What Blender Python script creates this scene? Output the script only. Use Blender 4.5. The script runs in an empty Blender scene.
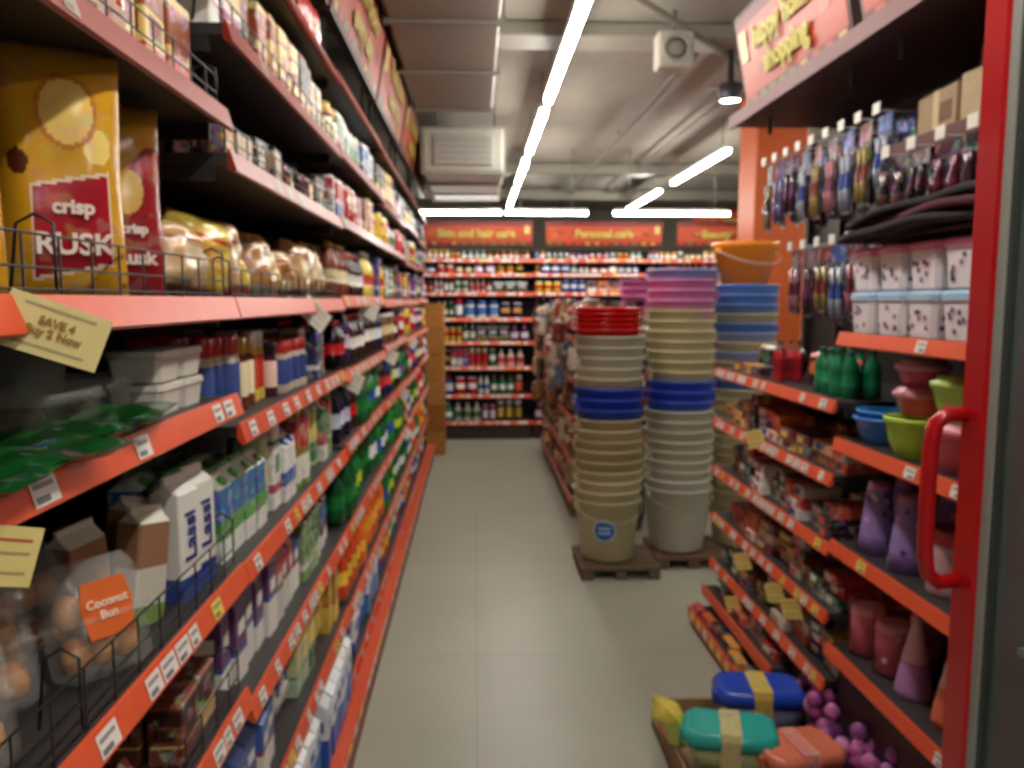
import bpy, math, random
from mathutils import Vector, Matrix, Euler
R=random.Random(11)
pi=math.pi
def lin(c):
    o=[]
    for v in c:
        v=v/255.0
        o.append(v/12.92 if v<=.04045 else ((v+.055)/1.055)**2.4)
    return (o[0],o[1],o[2],1.0)
def var(c,a=14):
    d=R.uniform(-a,a)
    return tuple(max(0,min(255,x+d)) for x in c)

# ---------------- materials ----------------
def newmat(name):
    m=bpy.data.materials.new(name); m.use_nodes=True
    nt=m.node_tree; b=nt.nodes['Principled BSDF']
    return m,nt,b
def attrmat(name,rough=.45,pattern=0.0,scale=70,metal=0.0,noise=.12,spec=.5,alpha=None):
    m,nt,b=newmat(name)
    at=nt.nodes.new('ShaderNodeAttribute'); at.attribute_name='Col'
    tc=nt.nodes.new('ShaderNodeTexCoord')
    no=nt.nodes.new('ShaderNodeTexNoise'); no.inputs['Scale'].default_value=25
    nt.links.new(tc.outputs['Object'],no.inputs['Vector'])
    mr=nt.nodes.new('ShaderNodeMapRange'); mr.inputs['To Min'].default_value=1-noise; mr.inputs['To Max'].default_value=1+noise
    nt.links.new(no.outputs['Fac'],mr.inputs['Value'])
    mul=nt.nodes.new('ShaderNodeVectorMath'); mul.operation='SCALE'
    nt.links.new(at.outputs['Color'],mul.inputs[0]); nt.links.new(mr.outputs['Result'],mul.inputs['Scale'])
    src=mul.outputs['Vector']
    if pattern>0:
        vo=nt.nodes.new('ShaderNodeTexVoronoi'); vo.inputs['Scale'].default_value=scale
        nt.links.new(tc.outputs['Object'],vo.inputs['Vector'])
        n2=nt.nodes.new('ShaderNodeTexNoise'); n2.inputs['Scale'].default_value=scale*.45
        nt.links.new(tc.outputs['Object'],n2.inputs['Vector'])
        rp=nt.nodes.new('ShaderNodeValToRGB'); rp.color_ramp.elements[0].position=.52; rp.color_ramp.elements[1].position=.58
        nt.links.new(n2.outputs['Fac'],rp.inputs['Fac'])
        mm=nt.nodes.new('ShaderNodeMath'); mm.operation='MULTIPLY'; mm.inputs[1].default_value=pattern
        nt.links.new(rp.outputs['Color'],mm.inputs[0])
        mx=nt.nodes.new('ShaderNodeMixRGB')
        nt.links.new(mm.outputs[0],mx.inputs['Fac']); nt.links.new(src,mx.inputs['Color1']); nt.links.new(vo.outputs['Color'],mx.inputs['Color2'])
        src=mx.outputs['Color']
    nt.links.new(src,b.inputs['Base Color'])
    b.inputs['Roughness'].default_value=rough; b.inputs['Metallic'].default_value=metal
    b.inputs['Specular IOR Level'].default_value=spec
    if alpha is not None: b.inputs['Alpha'].default_value=alpha
    return m
M_PRINT=attrmat('printed_packaging',.42,.38,85)
M_PLAIN=attrmat('painted_plastic',.4,0,noise=.06)
M_GLOSS=attrmat('gloss_plastic',.2,0,noise=.05)
M_RAIL=attrmat('rail_plastic',.33,0,noise=.1,spec=.5)
M_STEEL=attrmat('coated_steel',.5,0,noise=.15)
M_CLEAR=attrmat('clear_plastic',.08,0,alpha=.16)
M_CARD=attrmat('cardboard',.85,0,noise=.15)
M_FILM=attrmat('film_wrap',.22,.12,60,noise=.2,spec=.7)
M_WOOD=attrmat('rough_wood',.8,0,noise=.35)
def emit(name,col,st):
    m=bpy.data.materials.new(name); m.use_nodes=True; nt=m.node_tree
    nt.nodes.clear(); e=nt.nodes.new('ShaderNodeEmission'); o=nt.nodes.new('ShaderNodeOutputMaterial')
    e.inputs[0].default_value=(*col,1); e.inputs[1].default_value=st
    nt.links.new(e.outputs[0],o.inputs[0]); return m
M_TUBE=emit('tube_glow',(1.0,.966,.90),57)
M_TUBE2=emit('tube_glow_soft',(1.0,.966,.90),24)
MATS=[M_PRINT,M_PLAIN,M_GLOSS,M_RAIL,M_STEEL,M_CLEAR,M_CARD,M_FILM,M_WOOD,M_TUBE,M_TUBE2]
PRINT,PLAIN,GLOSS,RAIL,STEEL,CLEAR,CARD,FILM,WOOD,TUBE,TUBE2=range(11)

# ---------------- mesh builder ----------------
class MB:
    def __init__(s):
        s.v=[];s.f=[];s.c=[];s.m=[];s.s=[]; s.M=Matrix.Identity(4)
    def at(s,x=0,y=0,z=0,rz=0,rx=0,ry=0,sc=1):
        s.M=Matrix.Translation((x,y,z))@Matrix.Rotation(rz,4,'Z')@Matrix.Rotation(ry,4,'Y')@Matrix.Rotation(rx,4,'X')@Matrix.Scale(sc,4)
        return s
    def pts(s,P):
        b=len(s.v); M=s.M
        for p in P: s.v.append(tuple(M@Vector(p)))
        return b
    def face(s,idx,col,m=0,sm=False):
        s.f.append(idx); s.c.append(lin(col)); s.m.append(m); s.s.append(sm)
    def loft(s,loops,cols,m=0,sm=False,cap0=True,cap1=True,closed=True):
        n=len(loops[0]); b=s.pts([p for L in loops for p in L])
        for k in range(len(loops)-1):
            c=cols[min(k,len(cols)-1)]; mm=m[min(k,len(m)-1)] if isinstance(m,list) else m
            for i in range(n if closed else n-1):
                j=(i+1)%n
                s.face((b+k*n+i,b+k*n+j,b+(k+1)*n+j,b+(k+1)*n+i),c,mm,sm)
        m0=m[0] if isinstance(m,list) else m; m1=m[-1] if isinstance(m,list) else m
        if cap0: s.face(tuple(b+i for i in reversed(range(n))),cols[0],m0)
        if cap1: s.face(tuple(b+(len(loops)-1)*n+i for i in range(n)),cols[-1],m1)
    def box(s,x0,x1,y0,y1,z0,z1,col,m=PLAIN):
        s.loft([[(x0,y0,z0),(x1,y0,z0),(x1,y1,z0),(x0,y1,z0)],[(x0,y0,z1),(x1,y0,z1),(x1,y1,z1),(x0,y1,z1)]],[col],m)
    def cbox(s,x0,x1,y0,y1,z0,z1,col,m=PLAIN,ch=.004):
        a=lambda z,i:rr((x0+x1)/2,(y0+y1)/2,(x1-x0)/2-i,(y1-y0)/2-i,ch,z)
        s.loft([a(z0,ch),a(z0+ch,0),a(z1-ch,0),a(z1,ch)],[col],m)
    def quad(s,a,b,c,d,col,m=PLAIN):
        k=s.pts([a,b,c,d]); s.face((k,k+1,k+2,k+3),col,m)
    def rod(s,p,q,r,col,m=STEEL,n=6):
        p=Vector(p);q=Vector(q);d=(q-p).normalized()
        u=d.orthogonal().normalized(); w=d.cross(u)
        L=[[tuple(e+u*(r*math.cos(2*pi*i/n))+w*(r*math.sin(2*pi*i/n))) for i in range(n)] for e in (p,q)]
        s.loft(L,[col],m,n>5)
    def tube(s,P,r,col,m=STEEL,n=8):
        P=[Vector(p) for p in P]; L=[]; u=None
        for i,p in enumerate(P):
            d=(P[min(i+1,len(P)-1)]-P[max(i-1,0)]).normalized()
            if u is None: u=d.orthogonal().normalized()
            u=(u-d*u.dot(d)).normalized(); w=d.cross(u)
            L.append([tuple(p+u*(r*math.cos(2*pi*k/n))+w*(r*math.sin(2*pi*k/n))) for k in range(n)])
        s.loft(L,[col],m,True)
    def obj(s,name,parent=None):
        me=bpy.data.meshes.new(name)
        xs=[p[0] for p in s.v];ys=[p[1] for p in s.v];zs=[p[2] for p in s.v]
        o=Vector(((min(xs)+max(xs))/2,(min(ys)+max(ys))/2,min(zs)))
        me.from_pydata([tuple(Vector(p)-o) for p in s.v],[],s.f)
        used=sorted(set(s.m)); mp={u:i for i,u in enumerate(used)}
        for u in used: me.materials.append(MATS[u])
        me.polygons.foreach_set('material_index',[mp[i] for i in s.m])
        me.polygons.foreach_set('use_smooth',s.s)
        ca=me.color_attributes.new('Col','FLOAT_COLOR','CORNER')
        buf=[]
        for f,c in zip(s.f,s.c): buf.extend(c*len(f))
        ca.data.foreach_set('color',buf)
        me.update()
        ob=bpy.data.objects.new(name,me); ob.location=o
        bpy.context.scene.collection.objects.link(ob)
        if parent:
            ob.parent=parent; ob.matrix_parent_inverse=Matrix.Translation(-parent.location)
        return ob
def rr(cx,cy,hx,hy,ch,z):
    return [(cx-hx+ch,cy-hy,z),(cx+hx-ch,cy-hy,z),(cx+hx,cy-hy+ch,z),(cx+hx,cy+hy-ch,z),(cx+hx-ch,cy+hy,z),(cx-hx+ch,cy+hy,z),(cx-hx,cy+hy-ch,z),(cx-hx,cy-hy+ch,z)]
def ci(r,z,n=12,cx=0,cy=0,sx=1,sy=1):
    return [(cx+sx*r*math.cos(2*pi*i/n),cy+sy*r*math.sin(2*pi*i/n),z) for i in range(n)]
def text(name,body,loc,rz,size,col,parent,roll=0,tilt=0,ext=.0006,bold=.0):
    cu=bpy.data.curves.new(name,'FONT'); cu.body=body; cu.size=size; cu.align_x='CENTER'; cu.align_y='CENTER'
    cu.extrude=ext; cu.offset=bold; cu.resolution_u=3
    m,nt,b=newmat(name+'_ink'); b.inputs['Base Color'].default_value=lin(col); b.inputs['Roughness'].default_value=.5
    cu.materials.append(m)
    ob=bpy.data.objects.new(name,cu); bpy.context.scene.collection.objects.link(ob)
    Mx=Matrix.Translation(loc)@Matrix.Rotation(rz+pi/2,4,'Z')@Matrix.Rotation(pi/2+tilt,4,'X')@Matrix.Rotation(roll,4,'Z')
    ob.parent=parent; ob.matrix_parent_inverse=Matrix.Translation(-parent.location); ob.matrix_basis=Mx
    return ob

# ---------------- product shapes (local: +x faces shopper, y width) ----------------
def carton(b,w,d,h,c1,c2,c3,m=PRINT):
    ch=.003
    f=R.choice([(.2,.3,.75,.8),(.08,.4,.5,.9),(.3,.34,.66,.92)])
    zs=[0,ch]+[h*x for x in f]+[h-ch,h]
    L=[rr(0,0,d/2-(ch if i in(0,len(zs)-1) else 0),w/2-(ch if i in(0,len(zs)-1) else 0),ch,z) for i,z in enumerate(zs)]
    b.loft(L,[c1,c1,c2,c1,c3,c1,c1],m)
    e=.0008
    b.quad((d/2+e,-w*.3,h*.42),(d/2+e,w*.3,h*.42),(d/2+e,w*.3,h*.62),(d/2+e,-w*.3,h*.62),c3,m)
    b.quad((-d*.3,-w/2-e,h*.42),(d*.3,-w/2-e,h*.42),(d*.3,-w/2-e,h*.62),(-d*.3,-w/2-e,h*.62),c3,m)
def milk(b,w,d,h,c1,c2,c3,m=PLAIN):
    hb=h*.84; k=R.choice([.35,.5])
    L=[rr(0,0,d/2,w/2,.002,z) for z in (0,hb*k,hb*(k+.06),hb*.85,hb)]
    L+= [rr(0,0,.004,w/2,.001,h*.95),rr(0,0,.003,w/2,.001,h)]
    b.loft(L,[c1,c3,c2,c2,c2,c1],m)
    e=.0008
    b.quad((d/2+e,-w*.3,hb*.6),(d/2+e,w*.3,hb*.62),(d/2+e,w*.3,hb*.8),(d/2+e,-w*.3,hb*.78),c1,m)
    b.quad((-d*.3,-w/2-e,hb*.6),(d*.3,-w/2-e,hb*.62),(d*.3,-w/2-e,hb*.8),(-d*.3,-w/2-e,hb*.78),c1,m)
def gable(b,w,d,h,c1,c2,c3,m=PRINT):
    hb=h*.8
    L=[rr(0,0,d/2,w/2,.002,z) for z in (0,hb*.3,hb*.55,hb)]
    L+= [rr(0,0,.004,w/2,.001,h*.94),rr(0,0,.003,w/2,.001,h)]
    b.loft(L,[c1,c2,c3,c1,c2],m)
    M0=b.M.copy(); b.M=M0@Matrix.Translation((d*.3,0,h*.84))@Matrix.Rotation(pi/4,4,'Y')
    b.loft([ci(.012,-.005,8),ci(.012,.012,8)],[c2],PLAIN); b.M=M0
def bottle(b,w,d,h,c1,c2,c3,m=GLOSS,n=12):
    r=w/2*.96
    P=[(r*.85,0,c1),(r,.03,c1),(r,.26,c2),(r*.95,.28,c2),(r*.95,.5,c1),(r,.54,c1),(r*.8,.7,c1),(r*.34,.86,c1),(r*.34,.9,c3),(r*.42,.905,c3),(r*.4,1,c3)]
    b.loft([ci(p[0],p[1]*h,n) for p in P],[p[2] for p in P],m,True)
def pump(b,w,d,h,c1,c2,c3,m=GLOSS,n=10):
    r=w/2*.95
    P=[(r*.9,0,c1),(r,.04,c1),(r,.2,c2),(r,.55,c1),(r*.92,.68,c1),(r*.45,.76,c3),(r*.45,.84,c3),(r*.2,.85,c3),(r*.2,.95,c3),(r*.5,.95,c3),(r*.5,1,c3)]
    b.loft([ci(p[0],p[1]*h,n,sx=.7) for p in P],[p[2] for p in P],m,True)
def jar(b,w,d,h,c1,c2,c3,m=GLOSS,n=12):
    r=w/2*.96
    P=[(r*.92,0,c1),(r,.04,c1),(r,.18,c2),(r,.66,c1),(r*.85,.76,c3),(r*.9,.78,c3),(r*.9,.98,c3),(r*.8,1,c3)]
    b.loft([ci(p[0],p[1]*h,n) for p in P],[p[2] for p in P],m,True)
def can(b,w,d,h,c1,c2,c3,m=GLOSS,n=10):
    r=w/2*.96; g=(190,190,190)
    P=[(r*.85,0,g),(r,.05,c1),(r,.35,c2),(r,.65,c1),(r,.93,g),(r*.88,.98,g),(r*.86,1,g)]
    b.loft([ci(p[0],p[1]*h,n) for p in P],[p[2] for p in P],m,True)
def pouch(b,w,d,h,c1,c2,c3,m=FILM,nu=6,nv=8,colf=None,wr=.12):
    ph=R.uniform(0,6)
    for sd in (1,-1):
        P=[]
        for j in range(nv+1):
            v=-1+2*j/nv
            for i in range(nu+1):
                u=-1+2*i/nu
                t=(max(0,1-abs(u)**3)*max(0,1-abs(v)**4))**.55
                t*=1+wr*math.sin(5*u+ph+3*v)+wr*.7*math.sin(9*v+ph*2-4*u)
                yy=u*w/2*(1-.06*(1-abs(v)))
                P.append((sd*d/2*t,yy,h/2+v*h/2))
        k=b.pts(P)
        for j in range(nv):
            for i in range(nu):
                u=-1+2*(i+.5)/nu; v=-1+2*(j+.5)/nv
                if colf: c=colf(u,v)
                else:
                    if abs(v)>.86: c=c3
                    elif (u*1.1)**2+((v-.15)*1.6)**2<.4: c=c2
                    elif v<-.45: c=c3 if v<-.7 else c1
                    else: c=c1
                a=k+j*(nu+1)+i
                f=(a,a+1,a+nu+2,a+nu+1)
                if sd<0: f=tuple(reversed(f))
                b.face(f,c,m,True)
def flatstack(b,w,d,h,c1,c2,c3,m=PRINT):
    n=max(1,int(h/.038*R.uniform(.55,1))); M0=b.M.copy()
    for i in range(n):
        b.M=M0@Matrix.Translation((R.uniform(-.012,.012),0,i*.038))@Matrix.Rotation(R.uniform(-.04,.04),4,'Z')
        c=R.choice([c1,c2,c1,c3])
        b.loft([rr(0,0,d/2,w/2*.98,.002,0),rr(0,0,d/2,w/2*.98,.002,.036)],[c],m)
        k=c2 if c!=c2 else c1
        b.quad((d/2+.001,-w*.4,.006),(d/2+.001,w*.05,.006),(d/2+.001,w*.12,.03),(d/2+.001,-w*.4,.03),k,m)
        b.quad((-d*.4,-w/2-.0005,.008),(d*.2,-w/2-.0005,.008),(d*.2,-w/2-.0005,.028),(-d*.4,-w/2-.0005,.028),k,m)
    b.M=M0
def tub(b,w,d,h,c1,c2,c3,m=PLAIN):
    r=w/2
    b.loft([ci(r*.78,0,14),ci(r*.93,h*.8,14),ci(r*.98,h*.82,14),ci(r*.98,h*.96,14),ci(r*.9,h,14)],[c1,c2,c2,c2],m,True)
KIND=dict(carton=carton,gable=gable,bottle=bottle,pump=pump,jar=jar,can=can,pouch=pouch,flat=flatstack,tub=tub,milk=milk)
def place(fr,s,d):
    k,f=fr
    if k=='L': return (f-d,s,0.0)
    if k=='R': return (f+d,s,pi)
    return (s,f+d,-pi/2)
def fill(name,fr,s0,s1,z,h,kind,pal,w=(.06,.09),depth=.07,rows=2,group=(2,4),d0=.03,skip=0,b=None,jit=.012,rot=.08,gap=.006):
    own=b is None
    if own: b=MB()
    s=s0+.02; g=0; fs=1.0
    while True:
        if g<=0:
            g=R.randint(*group); kk=R.choice(kind) if isinstance(kind,(list,tuple)) else kind
            cols=R.choice(pal); ww=R.uniform(*w); hh=h*R.uniform(.74,1.0); fs=R.uniform(-.01,.02)
        if s+ww>s1-.015: break
        if R.random()>=skip:
            for r in range(rows):
                dd=d0+fs+depth/2+r*(depth+.008)+R.uniform(0,jit)
                x,y,rz=place(fr,s+ww/2,dd)
                b.at(x,y,z,rz+R.uniform(-rot,rot))
                KIND[kk](b,ww*.94,depth*.95 if kk not in('bottle','jar','can','tub') else ww*.94,hh,var(cols[0]),var(cols[1]),cols[2])
        s+=ww+gap; g-=1
    b.at()
    if own: return b.obj(name)
OR=(222,86,50); DK=(34,30,30); SH=(52,48,47); RSHADE=(150,50,36)
def shelving(name,fr,s0,s1,levels,depth,ztop,back=True,rail=OR,plinth=True,notag=(),tagp=.72,end=False):
    b=MB()
    k,f=fr
    def bx(sa,sb,da,db,z0,z1,col,m):
        if k=='L': b.box(f-db,f-da,sa,sb,z0,z1,col,m)
        elif k=='R': b.box(f+da,f+db,sa,sb,z0,z1,col,m)
        else: b.box(sa,sb,f+da,f+db,z0,z1,col,m)
    if back: bx(s0,s1,depth,depth+.02,0,ztop,(36,30,30),STEEL)
    for s in (s0,s1-.03):
        bx(s,s+.03,depth-.03,depth+.03,0,ztop,(40,36,36),STEEL)
    for i,z in enumerate(levels):
        bx(s0+.004,s1-.004,.004,depth,z-.02,z,SH,STEEL)
        for s in (s0+.004,s1-.010):
            bx(s,s+.006,.03,depth-.01,z-.05,z-.02,DK,STEEL)
        def pt(s,d,zz):
            x,y,_=place(fr,s,d); return (x,y,zz)
        sec=[(.004,z+.006),(-.002,z+.006),(-.013,z-.032),(-.007,z-.036),(.004,z-.026)]
        rc=RSHADE if (z>1.7 and k=='L') else rail  # upper left rails: back-lit shade painted in as a darker rail colour
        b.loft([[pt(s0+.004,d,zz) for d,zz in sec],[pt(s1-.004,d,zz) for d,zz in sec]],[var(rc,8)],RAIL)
        s=s0+.05
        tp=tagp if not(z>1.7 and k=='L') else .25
        if i in notag: tp=.0
        while s<s1-.08:
            w=R.choice([.035,.045,.05])
            if R.random()<tp:
                c=R.choice([(232,226,218)]*5+[(235,210,80)])
                if rc==RSHADE: c=(170,150,130)  # tags on the shaded rails get the same shade in their colour
                t0,t1=.12,.88
                def q(ss,t,e=.0015):
                    return pt(ss,-.002-.011*t-e,z+.006-.038*t)
                b.quad(q(s,t1),q(s+w,t1),q(s+w,t0),q(s,t0),c,PLAIN)
                b.quad(q(s+.004,.8,.0022),q(s+w*.6,.8,.0022),q(s+w*.6,.62,.0022),q(s+.004,.62,.0022),(120,115,115),PLAIN)
                b.quad(q(s+.004,.42,.0022),q(s+w*.85,.42,.0022),q(s+w*.85,.28,.0022),q(s+.004,.28,.0022),(150,140,135),PLAIN)
            s+=w+R.choice([.006,.015,.04,.09])
    if plinth: bx(s0+.01,s1-.01,.04,depth,0,levels[0]-.02,(60,40,36),STEEL)
    return b.obj(name)
def fence(name,fr,s0,s1,z,h=.07,d=.012,step=.075):
    b=MB(); c=(28,26,28)
    def p(s,zz,dd=d):
        x,y,_=place(fr,s,dd); return (x,y,zz)
    for zz in (z+.012,z+h*.5,z+h): b.rod(p(s0+.02,zz),p(s1-.02,zz),.0016,c,STEEL,5)
    s=s0+.02
    while s<s1-.02:
        b.rod(p(s,z+.002),p(s,z+h),.0016,c,STEEL,5); s+=step
    for s in (s0+.02,s1-.02,(s0+s1)/2):
        b.tube([p(s,z+.01),p(s,z+h*1.2),p(s,z+h*1.35,d+.02),p(s,z+h*1.2,d+.04),p(s,z+.01,d+.05)],.002,c,STEEL,6)
    return b.obj(name)

# ---------------- room shell ----------------
def simplemat(name,col,rough,sc=4,amt=.12):
    m,nt,b=newmat(name)
    tc=nt.nodes.new('ShaderNodeTexCoord'); no=nt.nodes.new('ShaderNodeTexNoise'); no.inputs['Scale'].default_value=sc; no.inputs['Detail'].default_value=6
    nt.links.new(tc.outputs['Object'],no.inputs['Vector'])
    rp=nt.nodes.new('ShaderNodeValToRGB'); c=lin(col)
    rp.color_ramp.elements[0].color=tuple(x*(1-amt) for x in c[:3])+(1,); rp.color_ramp.elements[1].color=tuple(x*(1+amt) for x in c[:3])+(1,)
    rp.color_ramp.elements[0].position=.3; rp.color_ramp.elements[1].position=.7
    nt.links.new(no.outputs['Fac'],rp.inputs['Fac']); nt.links.new(rp.outputs['Color'],b.inputs['Base Color'])
    b.inputs['Roughness'].default_value=rough
    return m
def shell(name,x0,x1,y0,y1,z0,z1,mat):
    me=bpy.data.meshes.new(name)
    v=[(x0,y0,z0),(x1,y0,z0),(x1,y1,z0),(x0,y1,z0),(x0,y0,z1),(x1,y0,z1),(x1,y1,z1),(x0,y1,z1)]
    me.from_pydata(v,[],[(3,2,1,0),(4,5,6,7),(0,1,5,4),(1,2,6,5),(2,3,7,6),(3,0,4,7)])
    me.materials.append(mat); ob=bpy.data.objects.new(name,me); bpy.context.scene.collection.objects.link(ob); return ob
mf,nt,bs=newmat('floor_tiles')
tc=nt.nodes.new('ShaderNodeTexCoord'); br=nt.nodes.new('ShaderNodeTexBrick')
br.offset=0; br.inputs['Scale'].default_value=1; br.inputs['Brick Width'].default_value=1.2; br.inputs['Row Height'].default_value=1.2
br.inputs['Mortar Size'].default_value=.0025; br.inputs['Mortar Smooth'].default_value=.4
br.inputs['Color1'].default_value=lin((170,168,150)); br.inputs['Color2'].default_value=lin((167,165,148)); br.inputs['Mortar'].default_value=lin((142,139,122))
mpn=nt.nodes.new('ShaderNodeMapping'); mpn.inputs['Location'].default_value=(0,.35,0)
nt.links.new(tc.outputs['Object'],mpn.inputs['Vector']); nt.links.new(mpn.outputs['Vector'],br.inputs['Vector'])
no=nt.nodes.new('ShaderNodeTexNoise'); no.inputs['Scale'].default_value=2.2; no.inputs['Detail'].default_value=8
nt.links.new(tc.outputs['Object'],no.inputs['Vector'])
mr=nt.nodes.new('ShaderNodeMapRange'); mr.inputs['To Min'].default_value=.88; mr.inputs['To Max'].default_value=1.1; nt.links.new(no.outputs['Fac'],mr.inputs['Value'])
sc=nt.nodes.new('ShaderNodeVectorMath'); sc.operation='SCALE'; nt.links.new(br.outputs['Color'],sc.inputs[0]); nt.links.new(mr.outputs['Result'],sc.inputs['Scale'])
nt.links.new(sc.outputs['Vector'],bs.inputs['Base Color']); bs.inputs['Roughness'].default_value=.36
XL,XR,Y0,Y1,ZC=-1.6,4.6,-3.0,13.0,2.95
m_ceil=simplemat('ceiling_paint',(148,140,128),.9,1.5,.15)
m_wall=simplemat('wall_paint',(156,150,138),.9,2,.08)
shell('floor',XL-.1,XR+.1,Y0-.1,Y1+.1,-.1,0,mf)
shell('ceiling',XL-.1,XR+.1,Y0-.1,Y1+.1,ZC,ZC+.1,m_ceil)
shell('wall_left',XL-.1,XL,Y0,Y1,0,ZC,m_wall)
shell('wall_right',XR,XR+.1,Y0,Y1,0,ZC,m_wall)
shell('wall_back',XL,XR,Y1,Y1+.1,0,ZC,m_wall)
shell('wall_front',XL,XR,Y0-.1,Y0,0,ZC,m_wall)

for y,zb in ((4.3,2.87),(8.6,2.84),(10.6,2.82)):
    b=MB(); b.cbox(XL+.02,XR-.02,y,y+.25,zb,ZC-.002,(146,140,128),PLAIN,.01); b.obj('ceiling_beam')
b=MB()
b.cbox(-.38,.22,6.02,7.7,2.44,2.76,(176,172,160),STEEL,.015)
for y in (6.03,6.6,7.2,7.66): b.box(-.39,.23,y,y+.03,2.43,2.77,(150,146,136),STEEL)
b.cbox(-.30,.14,6.0,6.02,2.49,2.71,(160,156,146),STEEL,.006)
for k in range(4): b.box(-.28,.12,5.994,6.0,2.53+k*.045,2.538+k*.045,(140,136,128),STEEL)
for x in (-.3,.16):
    for y in (6.3,7.5): b.rod((x,y,2.75),(x,y,ZC),.006,(90,90,90))
b.obj('air_duct')
b=MB()
b.cbox(-.38,.12,2.9,5.4,2.74,2.93,(134,126,116),STEEL,.01)
for y in (2.91,3.7,4.5,5.36): b.box(-.40,.14,y,y+.03,2.725,2.94,(120,114,104),STEEL)
b.obj('air_duct')
b=MB()
for (p,q,r) in (((.3,3.2,2.86),(3.6,7.2,2.86),.016),((1.25,4.6,2.89),(1.25,12.5,2.89),.018),((1.5,5.2,2.84),(4.4,5.2,2.84),.02),((1.75,4,2.9),(1.75,12,2.9),.012)):
    b.rod(p,q,r,(118,112,102),PLAIN,10)
for y in (5,7,9,11): b.rod((1.25,y,2.86),(1.25,y,ZC),.008,(90,90,90))
b.obj('ceiling_pipework')
b=MB(); b.cbox(.92,1.10,4.08,4.2,2.66,2.84,(176,170,156),PLAIN,.01)
b.at(1.01,4.08,2.75,0,pi/2)
b.loft([ci(.07,0,24),ci(.07,.012,24),ci(.058,.012,24),ci(.058,.004,24)],[(160,154,140)],PLAIN,True)
b.loft([ci(.052,.006,24),ci(.03,.012,24),ci(.012,.014,24)],[(112,106,98),(130,126,116)],PLAIN,True); b.at()
b.rod((1.01,4.14,2.83),(1.01,4.14,ZC),.012,(120,120,115)); b.obj('ceiling_speaker')
b=MB(); b.at(1.42,4.5,2.60)
b.loft([ci(.055,0,20),ci(.06,.01,20),ci(.06,.09,20),ci(.02,.1,20),ci(.01,.35,20)],[(60,60,62)],PLAIN,True,cap0=False)
b.loft([ci(.054,.004,20),ci(.05,.012,20)],[(255,255,255)],TUBE2,False); b.at(); b.obj('pendant_downlight')

def tube_light(x,y0,y1,z,ax='Y',mt=TUBE):
    b=MB()
    def m(p): 
        return p if ax=='Y' else (p[1],p[0],p[2])
    def pr(sec,m_,c):
        b.loft([[m((x+dx,y0,z+dz)) for dx,dz in sec],[m((x+dx,y1,z+dz)) for dx,dz in sec]],[c],m_)
    pr([(-.024,.03),(.024,.03),(.03,.055),(-.03,.055)],PLAIN,(225,225,220))
    pr([(-.019,-.004),(.019,-.004),(.023,.029),(-.023,.029)],mt,(255,255,255))
    for y in (y0+.15,y1-.15): 
        p=m((x,y,z+.05)); q=m((x,y,ZC)); b.rod(p,q,.004,(110,110,108))
    return b.obj('tube_light')
ys=[(-2.2,-.7),(-.5,.95),(1.2,2.8),(3.0,4.85),(5.1,6.5),(6.85,8.25),(8.65,10.2)]  # tubes above and behind the camera are unseen, added to light the foreground
for a,c in ys: tube_light(.44,a,c,2.66)
for a,c in ((-1.5,0.2),(6.35,8.1),(8.7,10.5)): tube_light(2.0,a,c,2.66)  # the tube beside the camera is unseen, added as foreground light
for a,c in ((-.55,.26),(.30,1.1),(1.36,2.5)): tube_light(7.85,a,c,2.33,'X',TUBE2)
tube_light(3.4,1.5,3.3,2.66); tube_light(3.4,4.5,6.3,2.66)

# ---------------- palettes ----------------
SNACK=[((190,60,60),(235,220,200),(120,40,60)),((225,190,170),(180,60,50),(240,230,220)),((120,60,40),(230,190,120),(60,30,20)),((230,200,120),(190,50,40),(150,70,30)),((225,215,205),(170,60,110),(200,160,80)),((70,35,30),(200,150,90),(150,60,40))]
BREAD=[((226,196,84),(200,150,60),(190,56,40)),((200,160,110),(225,205,170),(150,90,50)),((214,190,140),(170,110,60),(190,60,44)),((180,130,76),(216,190,140),(215,205,185))]
JARS=[((120,60,40),(235,220,180),(200,160,60)),((40,60,110),(225,225,225),(30,40,80)),((225,200,90),(190,60,40),(230,225,215)),((200,190,170),(60,80,140),(180,40,40)),((90,40,60),(230,200,180),(40,30,30)),((220,140,60),(240,230,200),(60,90,50)),((70,50,30),(210,180,90),(30,30,30))]
JUICE=[((225,228,218),(90,160,70),(50,110,170)),((110,165,60),(235,235,220),(190,60,50)),((235,235,228),(50,100,170),(235,235,230)),((225,220,210),(180,60,90),(60,130,80)),((190,210,170),(60,120,50),(235,210,110)),((215,220,215),(50,130,70),(40,90,60))]
MILK=[((40,110,195),(236,240,242),(120,180,225)),((30,90,180),(228,236,242),(230,235,240)),((90,160,210),(236,238,240),(50,110,190))]
WHITE=[((228,228,218),(60,90,160),(190,50,50)),((215,215,208),(180,60,70),(90,130,80)),((180,190,180),(60,110,70),(225,225,215)),((230,228,220),(100,60,110),(60,100,160)),((150,180,120),(230,230,220),(60,110,60))]
SODA_G=[((14,110,44),(200,220,60),(240,230,60)),((12,96,56),(226,232,226),(20,120,60)),((24,130,44),(30,80,170),(235,235,235)),((10,80,40),(30,130,60),(230,60,50))]
SODA_D=[((26,16,20),(200,30,40),(220,40,40)),((24,26,60),(210,215,230),(40,70,190)),((20,40,110),(220,60,60),(220,225,235)),((40,20,20),(230,225,215),(200,40,40))]
SODA_O=[((232,104,26),(245,170,50),(40,80,190)),((236,112,28),(30,90,170),(50,90,200)),((222,78,36),(240,200,60),(40,90,180))]
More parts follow.
